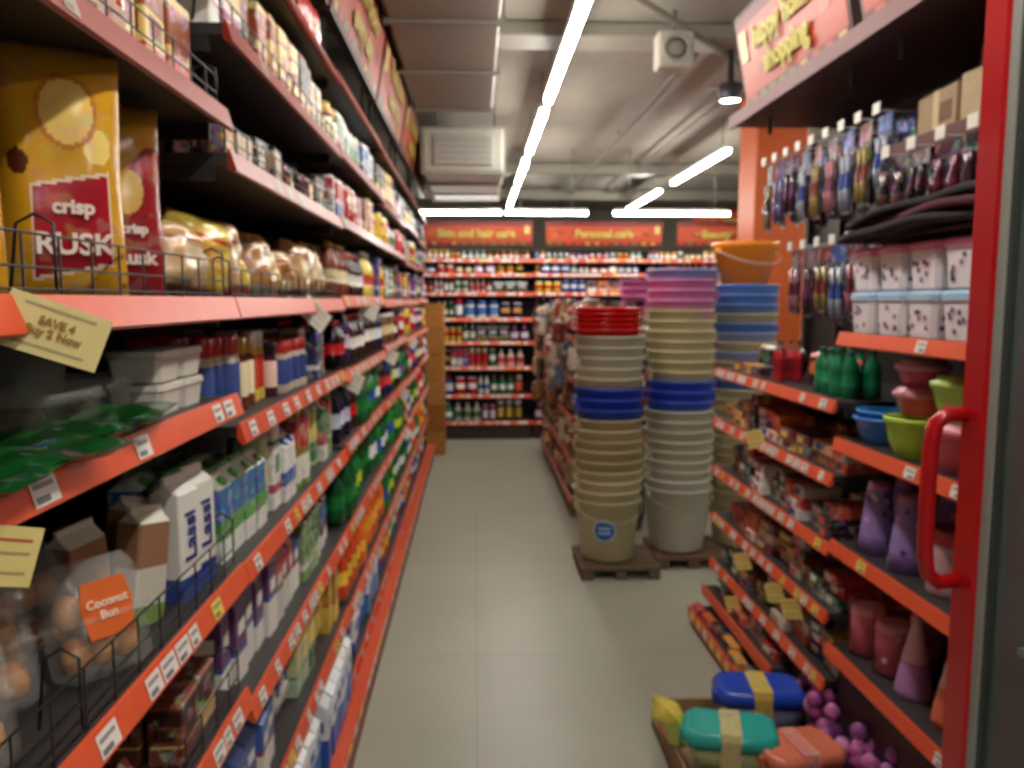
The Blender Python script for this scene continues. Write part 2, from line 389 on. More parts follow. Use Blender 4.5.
HOME=[((40,70,150),(220,220,225),(200,40,50)),((190,40,50),(235,225,210),(230,190,60)),((30,100,60),(225,230,215),(230,230,230)),((230,190,60),(190,50,40),(60,60,120)),((225,220,210),(60,110,170),(50,90,160)),((60,30,80),(215,195,215),(200,110,150)),((220,110,50),(235,225,210),(40,40,60)),((25,25,30),(180,150,60),(190,190,190)),((110,70,40),(230,210,160),(50,40,40))]
COS=HOME+[((225,215,200),(170,110,130),(230,230,225)),((225,185,170),(200,80,90),(230,230,225)),((70,140,120),(230,230,220),(230,230,225)),((200,205,195),(90,120,70),(240,240,235))]
TOOTH=[((185,30,40),(235,230,225),(30,60,150)),((30,60,150),(235,230,225),(200,40,50)),((220,100,40),(190,40,60),(235,220,190)),((110,40,55),(220,180,90),(230,220,210)),((40,110,80),(230,225,215),(190,40,40)),((50,34,44),(210,90,60),(180,170,160)),((225,170,60),(120,40,40),(60,40,60)),((30,40,90),(225,160,70),(200,60,60))]

# ---------------- left aisle shelving ----------------
LF=('L',-.45); YB=[.3,1.52,2.74,3.98,5.2,6.4,7.6]
lev1=[.14,.43,.74,.99,1.32,1.50,1.84,2.10]
lev2=[.14,.42,.70,.985,1.26,1.50,1.77,2.0,2.24]
for i in range(6):
    shelving('supermarket_shelving',LF,YB[i],YB[i+1],lev1 if i==0 else [z+(0 if i<2 else R.choice([0,.01,-.01])*(1 if z>.2 else 0)) for z in lev2],.42,2.42,notag=(5,) if i<2 else ())
shelving('supermarket_shelving',LF,-.92,.3,lev1,.42,2.42)
# protruding base deck along the left aisle
b=MB()
b.box(-.436,-.400,.6,7.55,0,.10,(120,40,30),STEEL)
b.cbox(-.436,-.390,.6,7.55,.10,.135,OR,RAIL,.004)
s=.7
while s<7.4:
    b.box(-.391,-.3885,s,s+.05,.105,.13,R.choice([(232,226,218),(232,226,218),(235,210,80)]),PLAIN); s+=R.choice([.09,.12,.2])
b.obj('base_rail_deck')
fill('snack_packets',LF,-.9,.28,1.5,.28,'pouch',BREAD,(.12,.16),.07,1)
fill('snack_packets',LF,-.9,.28,.99,.22,'carton',JUICE,(.07,.09),.08,2)
fill('snack_packets',LF,-.9,.28,.43,.22,'carton',JUICE,(.07,.09),.08,2)

# bay 0
fill('snack_packets',LF,.3,1.52,2.10,.2,'pouch',SNACK,(.09,.12),.06,2,(1,3))
fence('wire_shelf_fence',LF,.3,1.52,2.10)
fill('snack_packets',LF,.3,1.52,1.84,.17,['pouch','carton'],SNACK,(.06,.10),.05,3,(1,3))
fence('wire_shelf_fence',LF,.3,1.52,1.84,.06)
fence('wire_shelf_fence',LF,.3,1.52,1.50,.07)
fence('wire_shelf_fence',LF,.3,1.52,.99,.08)
fence('wire_shelf_fence',LF,.3,1.52,.74,.07)
def rusk(x,y,z,rz,w,h,scheme,txt):
    b=MB(); b.at(x,y,z,rz)
    if scheme==0:
        def cf(u,v):
            if v>.93 or v<-.95: return (176,126,34)
            if abs(u-.12)<.62 and -.80<v-u*.1<-.06:
                return (232,205,180) if (abs(u-.12)>.57 or abs(v-u*.1+.43)>.34) else (166,22,38)
            if (u-.1)**2*1.5+(v-.45)**2*4<.34:
                return (238,200,104) if (u-.1)**2*1.5+(v-.45)**2*4<.24 else (190,120,30)
            if (u-.55)**2*2+(v-.2)**2*5<.10: return (240,208,116)
            if (u+.66)**2*1.2+(v-.05)**2*3<.028: return (80,34,18)
            return (210,154,28)
    else:
        def cf(u,v):
            if v>.93: return (190,140,40)
            if v>.25+.4*u+.1*math.sin(4*u): return (214,160,50)
            if u**2+(v-.1)**2*3<.16: return (225,185,100)
            return (150,30,36)
    pouch(b,w,.09,h,None,None,None,FILM,60,90,cf,.04)
    o=b.at().obj('rusk_packet')
    fx,fy=math.cos(rz),math.sin(rz); k=w*.06
    text('logo_text',txt,(x+fx*.0485-fy*k,y+fy*.0485+fx*k,z+h*.215),rz,w*.24,(238,220,208),o,0,0,.001,.001)
    text('brand_text','crisp',(x+fx*.0485-fy*k,y+fy*.0485+fx*k,z+h*.36),rz,w*.16,(238,220,208),o,0,0,.001,.001)
rusk(-.54,1.085,1.5,-1.0,.155,.325,0,'RUSK')
rusk(-.575,.87,1.5,-.95,.15,.29,0,'RUSK')
rusk(-.57,1.33,1.5,-.9,.13,.31,1,'Rusk')
b=MB()
for (x,y,z,c) in ((-.72,1.18,1.5,BREAD[0]),(-.74,1.0,1.5,BREAD[0]),(-.74,1.36,1.5,BREAD[1])):
    b.at(x,y,z,-.5); pouch(b,.15,.08,.27,c[0],c[1],c[2])
b.at().obj('rusk_packet')
b=MB()
seq=[1,0,1,0,3,0,2,1,3,1]
for k in range(10):
    c=BREAD[seq[k]]; y=1.47+k*.13
    def bc(u,v,c=c):
        if abs(v)>.86: return c[2]
        if abs(v+.1)<.3 and abs(u)<.55: return c[1]
        if .3<v<.42: return c[2]
        return c[0]
    b.at(-.54+R.uniform(-.02,.01),y,1.512,R.uniform(-.6,.1),R.uniform(-.25,.15),R.uniform(-.5,.0))
    pouch(b,.15,.10,R.uniform(.12,.18),None,None,None,FILM,16,18,bc,.09)
    b.at(-.67,y,1.512,R.uniform(-.4,.3),0,R.uniform(-.2,.0)); pouch(b,.15,.1,R.uniform(.15,.2),None,None,None,FILM,14,14,bc,.1)
b.at().obj('bread_bags')
fence('wire_shelf_fence',LF,1.52,2.74,1.5,.06)
b=MB()
for (x,y,w,h) in ((-.55,1.0,.13,.07),(-.56,1.14,.12,.075),(-.7,1.0,.13,.1),(-.57,1.0,.1,.13)):
    b.at(x,y,1.32,R.uniform(-.2,.2))
    b.loft([rr(0,0,w*.42,w*.42,.015,0),rr(0,0,w*.5,w*.5,.015,h*.8),rr(0,0,w*.53,w*.53,.015,h*.82),rr(0,0,w*.5,w*.5,.015,h)],[(205,205,195)],CLEAR,True)
    for i in range(4):
        b.loft([ci(.02,.004,8,R.uniform(-.03,.03),R.uniform(-.03,.03)),ci(.026,.025,8,0,0),ci(.012,.045,8,0,0)],[(150,120,85)],PLAIN,True)
b.at().obj('clear_food_boxes')
b=MB()
for y in (1.30,1.40):
    for z in (1.32,1.372):
        b.at(-.53,y,z); b.loft([rr(0,0,.038,.041,.008,0),rr(0,0,.042,.045,.008,.036),rr(0,0,.045,.048,.008,.038),rr(0,0,.044,.047,.008,.048)],[(204,200,188)],PLAIN)
b.at().obj('white_food_tubs')
b=MB()
for i in range(6):
    b.at(-.53+R.uniform(-.02,.02),.70+i*.08,1.322+i*.003,.3*R.uniform(-1,1),0,pi/2-.1)
    b.M=b.M@Matrix.Translation((0,0,-.1)); pouch(b,.2,.026,.2,(14,56,20),(24,88,34),(14,70,26),FILM,12,12,None,.3)
b.at().obj('green_leaf_packets')
fill('preserve_jars',LF,1.52,2.74,1.26,.17,['jar','carton','jar'],JARS,(.045,.06),.06,3,(1,4))
def M3(x,y,z,rz,tl): return Matrix.Translation((x,y,z))@Matrix.Rotation(rz,4,'Z')@Matrix.Rotation(tl,4,'Y')
b=MB()
BUN=[(-.50,1.055,1.0,-.6,-.28),(-.58,.93,1.0,-.6,-.4),(-.60,1.13,1.0,-.5,-.3),(-.62,1.0,1.0,-.3,-.2),(-.54,.80,1.0,-.7,-.3)]
for q in BUN:
    b.M=M3(*q)
    b.loft([rr(0,0,.034*k,.06*k,.014,zz) for zz,k in ((0,.8),(.01,1),(.07,1.02),(.073,1.1),(.078,1.1),(.081,1.02),(.135,.98),(.155,.8))],[(225,226,220)],CLEAR,True)
    for i in range(3):
        for j in range(2):
            cy=-.034+i*.034; cz=.035+j*.055
            b.loft([ci(r,cz+dz,10,0,cy) for r,dz in((.004,-.024),(.014,-.02),(.019,-.006),(.018,.01),(.012,.02),(.004,.024))],[(150,96,48),(182,124,64),(196,142,84),(170,104,50)],PLAIN,True)
o=b.at().obj('bun_boxes')
b=MB(); q=BUN[0]; b.M=M3(*q)
b.loft([rr(.036,0,.0006,.030,.0002,.05),rr(.036,0,.0006,.036,.0002,.09),rr(.036,0,.0006,.030,.0002,.125)],[(222,104,44)],PLAIN)
lab=b.obj('front_label',o)
text('label_text','Coconut\nBun',tuple(M3(*q)@Vector((.0385,0,.087))),q[3],.016,(245,225,200),o,0,q[4],.0005,.0003)
b=MB(); LY=((-.515,1.36),(-.515,1.44))
for x,y in LY:
    b.at(x,y,.99,-.2)
    b.loft([rr(0,0,.027,.032,.003,0),rr(0,0,.027,.032,.003,.04),rr(0,0,.027,.032,.003,.185),rr(0,0,.004,.032,.001,.2),rr(0,0,.003,.032,.001,.215)],[(50,76,150),(226,224,214),(226,224,214)],PLAIN)
for x,y,t in ((-.54,1.25,-.15),(-.6,1.31,-.3),(-.58,1.18,.1)):
    b.at(x,y,.99,-.4,t); b.loft([rr(0,0,.025,.032,.003,0),rr(0,0,.025,.032,.003,.03),rr(0,0,.025,.032,.003,.09),rr(0,0,.025,.032,.003,.16),rr(0,0,.004,.032,.001,.175),rr(0,0,.003,.032,.001,.185)],[(120,150,80),(205,200,186),(150,110,80),(200,196,180)],PLAIN)
o=b.at().obj('lassi_cartons')
for x,y in LY:
    text('carton_text','Lassi',(x+.0285*math.cos(-.2),y+.0285*math.sin(-.2),1.10),-.2,.046,(30,40,120),o,pi/2,0,.0005,.001)
fill('juice_cartons',LF,1.52,2.74,.985,.225,['carton','gable','carton'],JUICE,(.055,.075),.07,3,(1,4))
fill('dairy_cartons',LF,1.52,2.74,.70,.22,['carton','gable','pump','milk'],WHITE,(.055,.075),.07,3,(1,4))
fill('biscuit_packets',LF,.3,1.52,.74,.13,['pouch','carton'],[SNACK[2],SNACK[5],BREAD[1],JUICE[4]],(.08,.12),.06,2,(1,3),skip=.15)
fill('dairy_cartons',LF,.3,1.52,.43,.2,'carton',JUICE,(.07,.09),.08,3)
fill('dairy_cartons',LF,1.52,2.74,.42,.22,['carton','pouch','milk'],[JUICE[1],WHITE[2],JUICE[4],BREAD[0],WHITE[0]],(.06,.09),.08,3)
fill('milk_cartons',LF,1.4,2.74,.148,.24,'milk',MILK,(.07,.08),.07,4,(3,5),d0=-.025)
fill('milk_cartons',LF,.3,1.4,.148,.22,'milk',MILK,(.07,.08),.07,4,(3,5),d0=.01)
fill('chocolate_packets',LF,1.52,2.74,1.77,.13,['pouch','carton'],[SNACK[2],SNACK[5],((40,25,20),(120,70,40),(180,150,110))],(.08,.13),.06,2,(1,3),skip=.3)
fence('wire_shelf_fence',LF,1.52,2.74,1.77,.06)
fill('snack_packets',LF,1.52,2.74,2.0,.19,['pouch','carton'],SNACK,(.07,.11),.06,3,(1,3))
fence('wire_shelf_fence',LF,1.52,2.74,2.0,.06)
fill('snack_packets',LF,1.52,2.74,2.24,.17,['pouch','carton'],SNACK,(.08,.12),.06,2,(1,3))
plan={2:[('milk_cartons','milk',MILK,.22),('orange_soda_bottles','bottle',SODA_O,.26),('green_soda_bottles','bottle',SODA_G,.265),('green_soda_bottles','bottle',SODA_G+SODA_D[:2],.25),('cola_bottles','bottle',SODA_D+HOME[4:6],.22),('drink_bottles','bottle',SODA_D+JARS,.23),('drink_cartons',['carton','can','pouch'],WHITE+SNACK,.18),('drink_cartons',['carton','jar'],JARS+WHITE,.19)],
3:[('soda_bottles','bottle',SODA_O+HOME[:3],.22),('green_soda_bottles','bottle',SODA_G+SODA_O[:2],.25),('green_soda_bottles','bottle',SODA_G,.26),('cola_bottles','bottle',SODA_G+SODA_D,.25),('drink_cans',['can','bottle'],SODA_D+SODA_G+HOME,.21),('drink_bottles',['bottle','carton'],HOME,.22),('drink_cartons',['carton','can','pouch'],WHITE+HOME,.18),('drink_cartons',['carton','jar'],JARS,.19)]}
for i in range(2,6):
    pl=plan[2 if i==2 else 3]
    for z,(nm,kd,pal,h) in zip(lev2,pl):
        if i>=4: pal=pal+HOME
        fill(nm,LF,YB[i],YB[i+1],z+.012,h*.95,kd,pal,(.07,.09),.08,2 if i>2 else 3,(1,4),d0=-.008 if .3<z<1.4 else .01,gap=.012)
def signboard(fr,s0,s1,z0,z1,txt,lean=.05,d=0.0,c=((196,74,34),(150,40,28),(205,200,70)),tsz=.36):
    b=MB()
    def p(s,dd,z):
        x,y,_=place(fr,s,dd); return (x,y,z)
    def slab(sa,sb,za,zb,o,th,col,m=PLAIN):
        f=lambda z:d-lean*(z-z0)/(z1-z0)-o
        sec=[(f(za),za),(f(zb),zb),(f(zb)+th,zb),(f(za)+th,za)]
        b.loft([[p(sa,dd,z) for dd,z in sec],[p(sb,dd,z) for dd,z in sec]],[col],m)
    slab(s0,s1,z0,z1,0,.03,(60,30,24))
    slab(s0+.015,s1-.015,z0+.015,z1-.015,.002,.001,c[0])
    slab(s0+.015,s1-.015,z0+.015,z0+.055,.003,.001,c[1]); slab(s0+.015,s1-.015,z1-.055,z1-.015,.003,.001,c[1])
    n=int((s1-s0)/.1)
    for i in range(n):
        s=s0+.03+i*.1*(s1-s0-.06)/(n*.1); slab(s,s+.05,z0+.02,z0+.05,.004,.001,R.choice([(185,140,60),(90,110,50),(170,60,40)]))
    for i in range(n):
        s=R.uniform(s0+.05,s1-.15); zz=R.uniform(z0+.08,z1-.12); slab(s,s+.07,zz,zz+.04,.0035+.0001*i,.0005,R.choice([(c[0][0]+14,c[0][1]+26,50),(c[0][0]-26,c[0][1]-14,34),(c[0][0],c[0][1]+40,60)]))
    h=z1-z0
    slab(s1-.2*h-.04 if fr[0]!='L' else s0+.04,s1-.04 if fr[0]!='L' else s0+.2*h+.06,z0+h*.5,z0+h*.8,.008,.001,(205,185,110))
    for s in (s0+.1,s1-.12): 
        x,y,_=place(fr,s,d+.045); b.rod((x,y,z0-.1),(x,y,z1-.05),.008,(50,50,50))
    o=b.obj('header_signboard')
    dd=d-lean*.5-.012; x,y,rz=place(fr,(s0+s1)/2,dd)
    text('sign_text',txt,(x,y,(z0+z1)/2),rz,h*tsz,c[2],o,0,math.atan2(lean,h) ,.002,.004)
    return o
LB=((150,52,28),(100,26,22),(160,140,50))
for i in range(1,6):
    signboard(LF,YB[i]+.02,YB[i+1]-.02,2.45,2.8,'Fresh choice\nevery day',.06,.02,LB)
b=MB()
for k in range(6):
    b.at(-.42,7.85,k*.245); b.cbox(-.12,.12,-.18,.18,0,.24,var((170,112,46)),CARD,.004)
    b.box(-.121,.121,-.02,.02,.02,.241,(140,85,36),CARD)
b.at().obj('carton_stack')
def offertag(x,y,z,rz,w,h,roll=0,txt=None,c=(222,204,130)):
    b=MB(); b.M=Matrix.Translation((x,y,z))@Matrix.Rotation(rz,4,'Z')@Matrix.Rotation(roll,4,'X')
    b.loft([rr(0,0,.0008,w/2,.0003,-h),rr(0,0,.0008,w/2,.0003,0)],[c],PLAIN)
    for i,t in enumerate((.2,.42,.75) if not txt else (.12,.82)):
        b.quad((.0015,-w*.35,-h*t-h*.05),(.0015,w*.35,-h*t-h*.05),(.0015,w*.35,-h*t),(.0015,-w*.35,-h*t),(200,90,70) if i==0 and not txt else (c[0]-50,c[1]-50,c[2]-25),PLAIN)
    o=b.obj('price_offer_tag')
    if txt:
        Mx=Matrix.Translation((x,y,z))@Matrix.Rotation(rz,4,'Z')@Matrix.Rotation(roll,4,'X')
        p=Mx@Vector((.003,0,-h*.48)); text('tag_text',txt,tuple(p),rz,h*.2,(150,110,50),o,roll,0,.0004,.0004)
offertag(-.412,.825,1.495,-.95,.095,.056,-.38,'SAVE 4\nBuy 2 Now',(222,206,142))
offertag(-.420,.73,1.295,-.8,.05,.055,-.3)
offertag(-.43,2.25,1.485,-.75,.10,.06,-.7,None,(225,222,205))
for y,z in ((2.9,1.24),(3.4,1.49),(4.2,1.24),(4.9,.96),(5.6,1.24)): offertag(-.43,y,z+.0,-.75,.09,.07,-.5,None,(220,216,200))

# ---------------- back wall shelving ----------------
BF=('B',8.5)
levb=[.20,.49,.79,1.06,1.31,1.58,1.78,1.93]
for x0,x1 in ((-.6,.62),(.62,1.84),(1.84,3.06),(3.06,4.28)):
    shelving('supermarket_shelving',BF,x0,x1,levb,.4,2.04,tagp=.9)
    for k,z in enumerate(levb[:-1]):
        kd=['pump','jar','bottle','carton','can']
        fill('toiletry_bottles',BF,x0,x1,z,(levb[k+1]-z)*.82,kd,COS+TOOTH,(.045,.12),.07,1,(1,3),gap=.008)
    fill('toiletry_bottles',BF,x0,x1,1.93,.1,['pump','jar'],COS,(.05,.07),.06,1,(1,4))
SB=((178,72,40),(124,36,28),(190,176,80))
for x0,x1,t in ((-.58,.62,'Skin and hair care'),(.74,2.0,'Personal care'),(2.14,3.0,'Beauty'),(3.1,4.28,'Home')):
    signboard(BF,x0,x1,2.06,2.33,t,.03,.0,SB,.42)
signboard(('B',9.6),2.6,3.6,2.3,2.6,'Fresh',.03,0,SB)

# ---------------- island rack (middle right) ----------------
IF=('R',.66)
shelving('island_display_rack',IF,5.35,6.6,[.14,.42,.7,.98,1.26],.45,1.5)
shelving('island_display_rack',IF,6.6,7.85,[.14,.42,.7,.98,1.26],.45,1.5)
IP=[((170,60,46),(220,200,170),(110,50,36)),((205,186,150),(140,80,50),(225,215,195)),((150,100,60),(215,195,160),(80,50,40)),((215,205,190),(170,50,56),(60,80,130)),((120,50,40),(210,175,130),(210,200,185)),((70,50,44),(190,150,100),(130,60,50)),((90,110,130),(215,205,185),(150,60,50))]
for s0,s1 in ((5.35,6.6),(6.6,7.85)):
    for z in (.14,.42,.7,.98,1.26):
        fill('grocery_bags',IF,s0,s1,z+.01,.25,'pouch',IP,(.12,.17),.15,2,(1,2),d0=-.05,jit=.05,rot=.4)
b=MB()
for k in range(22):
    b.at(.60+R.uniform(-.03,.02),5.5+R.uniform(0,2.2),R.uniform(.4,1.25),pi+R.uniform(-.5,.5)); c=R.choice(IP); pouch(b,.15,.09,.2,c[0],c[1],c[2])
b.at().obj('clip_strip_packets')

# ---------------- bucket stacks ----------------
def bucket(b,cx,cy,z,rb,rt,h,col,n=36):
    L=[(rb*.96,z),(rb,z+.008),(rb+(rt-rb)*.82,z+h*.86),(rt*.985,z+h*.865),(rt*.99,z+h-.012),(rt+.008,z+h-.013),(rt+.010,z+h),(rt-.003,z+h),(rt-.012,z+h*.85),(rb-.004,z+.012)]
    b.loft([ci(r,zz,n,cx,cy) for r,zz in L],[col],PLAIN,True)
def lugs(b,cx,cy,z,r,col,a=.0):
    for k in (0,pi):
        x=cx+math.cos(a+k)*r; y=cy+math.sin(a+k)*r
        b.at(x,y,z,a+k); b.cbox(-.004,.014,-.02,.02,-.035,.0,col,PLAIN,.003); b.at()
def handle(b,cx,cy,z,r,a=.0,col=(190,190,185)):
    P=[]
    for i in range(17):
        t=pi*i/16
        x=math.cos(t)*(r+.012); y=-math.sin(t)*(r*1.03); zz=-.02-math.sin(t)*.09
        P.append((cx+x*math.cos(a)-y*math.sin(a),cy+x*math.sin(a)+y*math.cos(a),z+zz))
    b.tube(P,.003,col,STEEL,6)
CREAM=(198,188,150);TAN=(184,170,130);GREY=(190,186,166);BLUE=(34,70,186);WHT=(204,200,186);PINK=(206,124,176);LAV=(146,156,210)
def stack(cx,cy,z0,n,step,colf,rb,rt,h):
    b=MB()
    for i in range(n):
        z=z0+i*step; c=colf(z+h)
        j=R.uniform(-.004,.004)
        bucket(b,cx+j,cy-j,z,rb,rt,h,var(c,8))
        if i%2==0: lugs(b,cx,cy,z+h-.02,rt,c,R.choice([0,.3,2.8]))
    handle(b,cx,cy,z0+h,rt,.1,(170,165,145))
    return b
def c1(t):
    if t<.62: return CREAM
    if t<.90: return TAN
    if t<1.05: return BLUE
    if t<1.12: return CREAM
    return GREY
S1=(.735,4.33,.075)
b=stack(*S1,17,.056,c1,.145,.184,.34)
zt=S1[2]+16*.056+.34
for k in range(5):
    zz=zt-.08+k*.028
    b.loft([ci(r,q,36,S1[0]-.01,S1[1]) for r,q in ((.15,zz+.0),(.17,zz+.1),(.19,zz+.105),(.202,zz+.115),(.199,zz+.12),(.165,zz+.11),(.145,zz+.01))],[var((214,30,30),16)],GLOSS,True)
o=b.obj('plastic_bucket_stack')
b=MB(); a0=-pi/2-.25
def labpt(u,v,e=.0):
    z=S1[2]+.185+v; r=.145+(.184-.145)*.82*((z-S1[2])/(.34*.86))+.0055+e; a=a0+u/r
    return (S1[0]+r*math.cos(a),S1[1]+r*math.sin(a),z)
def disc(rad,col,e):
    rings=[0,.33,.66,1.0]; n=28; ks=[]
    for q in rings[1:]:
        ks.append(b.pts([labpt(rad*q*math.cos(2*pi*i/n),rad*q*math.sin(2*pi*i/n),e) for i in range(n)]))
    c0=b.pts([labpt(0,0,e)])
    for i in range(n):
        j=(i+1)%n; b.face((c0,ks[0]+i,ks[0]+j),col,PLAIN)
        for a,c in ((0,1),(1,2)): b.face((ks[a]+i,ks[c]+i,ks[c]+j,ks[a]+j),col,PLAIN)
disc(.062,(225,232,238),0); disc(.056,(16,96,180),.0012)
for q in (-.012,.014):
    for s0 in (-.034,-.011,.012):
        k=b.pts([labpt(s0,q-.006,.0026),labpt(s0+.02,q-.006,.0026),labpt(s0+.02,q+.006,.0026),labpt(s0,q+.006,.0026)]); b.face((k,k+1,k+2,k+3),(190,210,232),PLAIN)
b.obj('round_label',o)
def c2(t):
    if t<.50: return WHT
    if t<.90: return (198,192,174)
    if t<1.06: return BLUE
    if t<1.46: return (196,186,144)
    if t<1.62: return PINK
    return LAV if t>1.66 else (196,130,196)
b=stack(1.165,4.47,.08,23,.056,c2,.15,.186,.36); b.obj('plastic_bucket_stack')
def c3(t):
    if t<1.0: return CREAM
    return R.choice([LAV,(90,130,205),CREAM,(206,194,146)]) if t<1.45 else (100,140,215)
b=stack(1.62,4.75,.02,23,.056,c3,.15,.19,.34); b.obj('plastic_bucket_stack')
b=MB(); z=.02+22*.056+.345
b.loft([ci(r,q,36,1.60,4.7) for r,q in ((.13,z),(.175,z+.2),(.19,z+.205),(.2,z+.24),(.188,z+.242),(.168,z+.2),(.125,z+.01))],[(255,150,34)],GLOSS,True)
handle(b,1.60,4.7,z+.22,.19,.3,(235,225,205)); lugs(b,1.60,4.7,z+.21,.18,(250,140,30),.3); b.obj('orange_plastic_tub')
b=stack(1.28,5.9,.02,24,.056,lambda t:(214,110,170) if t>1.4 else WHT,.15,.19,.34); b.obj('plastic_bucket_stack')
b=stack(.98,5.08,.02,19,.056,lambda t:R.choice([(60,60,70),(190,60,50),(200,190,170)]),.12,.15,.3); b.obj('plastic_bucket_stack')
b=stack(1.75,6.25,.02,22,.056,lambda t:R.choice([LAV,(120,180,200),PINK]),.15,.19,.34); b.obj('plastic_bucket_stack')
def pallet(x0,x1,y0,y1,col):
    b=MB()
    for x in (x0,(x0+x1)/2-.03,x1-.06): b.cbox(x,x+.06,y0,y1,0,.05,col,WOOD,.003)
    n=5; w=(y1-y0)/n
    for i in range(n): b.cbox(x0-.01,x1+.01,y0+i*w,y0+i*w+w*.85,.05,.07,var(col,10),WOOD,.003)
    return b.obj('wooden_pallet')
pallet(.57,.99,4.12,4.54,(104,86,64))
pallet(1.02,1.42,4.28,4.7,(104,78,56))
b=MB(); b.cbox(1.91,2.27,5.45,5.8,0,ZC-.002,(218,100,34),PLAIN,.01)
b.box(1.89,2.29,5.43,5.82,0,.12,(60,50,45),PLAIN); b.obj('orange_pillar')

# ---------------- right aisle shelving ----------------
RF=('R',1.1); RD=.42; YM=2.36; YE=3.58
shelving('supermarket_shelving',RF,YM,YE,[.30,.52,.74,.96,1.19],RD,2.19,True,tagp=.85)
shelving('supermarket_shelving',RF,1.3,YM,[.43,.76,1.08,1.40],RD,2.19,True,tagp=.35)
for z,pal in ((.30,TOOTH),(.52,TOOTH[2:]),(.74,TOOTH[:6]),(.96,TOOTH)):
    fill('toothpaste_boxes',RF,YM,YE,z,.18,'flat',pal,(.07,.17),.14,2,(1,2),d0=.02,jit=.03)
b=MB(); 
b.box(1.0,1.5,1.3,3.55,.0,.06,(70,46,40),STEEL); b.cbox(1.0,1.5,1.3,3.55,.06,.08,SH,STEEL,.003)
b.box(.988,1.0,2.7,3.55,.03,.085,OR,RAIL)
for k in range(8): b.box(.9865,.988,2.75+k*.1,2.80+k*.1,.04,.075,R.choice([(238,236,228),(240,215,80)]),PLAIN)
b.box(1.05,1.062,2.7,3.55,.14,.185,OR,RAIL); b.cbox(1.062,1.5,2.7,3.55,.16,.18,SH,STEEL,.003)
b.obj('display_base_deck')
fill('boxed_goods',('R',1.0),2.72,3.53,.08,.05,'flat',TOOTH,(.1,.14),.04,1,(1,2),d0=.005)
fill('boxed_goods',('R',1.06),2.72,3.53,.18,.09,['flat'],TOOTH,(.1,.16),.14,2,(1,2),d0=.01)
fill('mouthwash_bottles',RF,2.40,2.72,1.19,.17,'bottle',[((20,120,80),(30,140,90),(20,90,60))],(.06,.065),.06,2,(6,8))
fill('red_bottles',RF,2.95,3.14,1.19,.19,'pump',[((190,36,46),(150,30,40),(40,30,30))],(.05,.055),.05,2,(6,8))
fill('small_boxes',RF,3.16,YE-.02,1.19,.08,'flat',TOOTH,(.1,.14),.1,2)
b=MB()
for i in range(10):
    b.at(1.22+R.uniform(0,.1),2.52+i*.1,1.19,pi+R.uniform(-.3,.3)); c=R.choice(TOOTH); pouch(b,.08,.04,.12,(40,36,40),c[0],c[1])
b.at().obj('dark_pouches')
b=MB(); b.cbox(1.04,1.54,1.3,3.27,2.195,2.23,(60,30,26),STEEL,.004); b.box(1.03,1.042,1.3,3.27,2.185,2.235,(96,36,30),STEEL)
for y in (1.32,2.34,3.24): b.box(1.49,1.52,y,y+.03,1.3,2.195,(60,44,40),STEEL)
b.obj('shelf_canopy')
RB=((168,60,32),(104,28,22),(180,166,50))
signboard(RF,2.34,3.24,2.24,2.60,'happy home\nshopping',.07,.0,RB,.3)
signboard(RF,1.36,2.28,2.24,2.60,'kitchen\nstorage',.07,.0,RB,.3)
def blister(b,w,h,c1,c2,c3):
    b.loft([rr(0,0,.001,w/2,.0003,-h),rr(0,0,.001,w/2,.0003,-h*.22),rr(0,0,.001,w/2,.0003,0)],[(60,44,60) if R.random()<.5 else c3,c1],PRINT)
    for q in (-.25,.25):
        b.loft([rr(.008,q*w,.006,w*.1,.002,-h*.95),rr(.01,q*w,.008,w*.13,.003,-h*.7),rr(.008,q*w,.005,w*.07,.002,-h*.5),rr(.009,q*w,.008,w*.12,.003,-h*.3)],[c2,c1,c2],GLOSS,True)
def hooks(name,ys,zs,pal,h=.22,x0=1.18,w=.07):
    b=MB()
    for z in zs:
        for y in ys:
            b.at(); b.rod((1.5,y,z+.01),(x0-.02,y,z+.01),.003,(150,150,150))
            b.cbox(x0-.03,x0-.026,y-.02,y+.02,z+.0,z+.032,(220,216,204),PLAIN,.001)
            c=R.choice(pal)
            for k in range(3):
                b.at(x0+k*.06,y,z,pi+R.uniform(-.25,.25)); blister(b,w,h*R.uniform(.85,1.05),var(c[0]),c[1],c[2])
    b.at(); return b.obj(name)
BL=[((110,56,100),(60,30,50),(40,30,40)),((50,74,150),(150,155,170),(30,40,70)),((110,50,70),(170,110,120),(50,30,36)),((130,56,50),(150,130,70),(50,40,44)),((70,56,100),(110,95,140),(40,36,50)),((60,56,60),(130,56,56),(100,90,56)),((40,60,90),(130,130,130),(30,34,40)),((50,44,40),(140,126,100),(40,34,34))]
DB=[((30,18,24),(70,18,36),(30,16,24)),((70,18,36),(100,26,50),(24,20,28)),((24,20,28),(90,60,60),(40,20,26)),((90,30,50),(30,20,26),(60,40,50))]
hooks('hanging_toothbrush_packs',[2.30+.112*i for i in range(9)],[2.03],BL,.25,w=.08)
hooks('hanging_toothbrush_packs',[2.44+.115*i for i in range(5)],[1.68],BL,.26,w=.08)
hooks('hanging_dark_packets',[1.62+.125*i for i in range(5)],[1.875],DB,.15,x0=1.12,w=.12)
b=MB(); b.cbox(1.16,1.5,1.4,2.2,1.90,1.92,(60,28,30),STEEL,.003); b.box(1.15,1.162,1.4,2.2,1.885,1.925,(90,36,36),RAIL); b.obj('upper_storage_shelf')
b=MB()
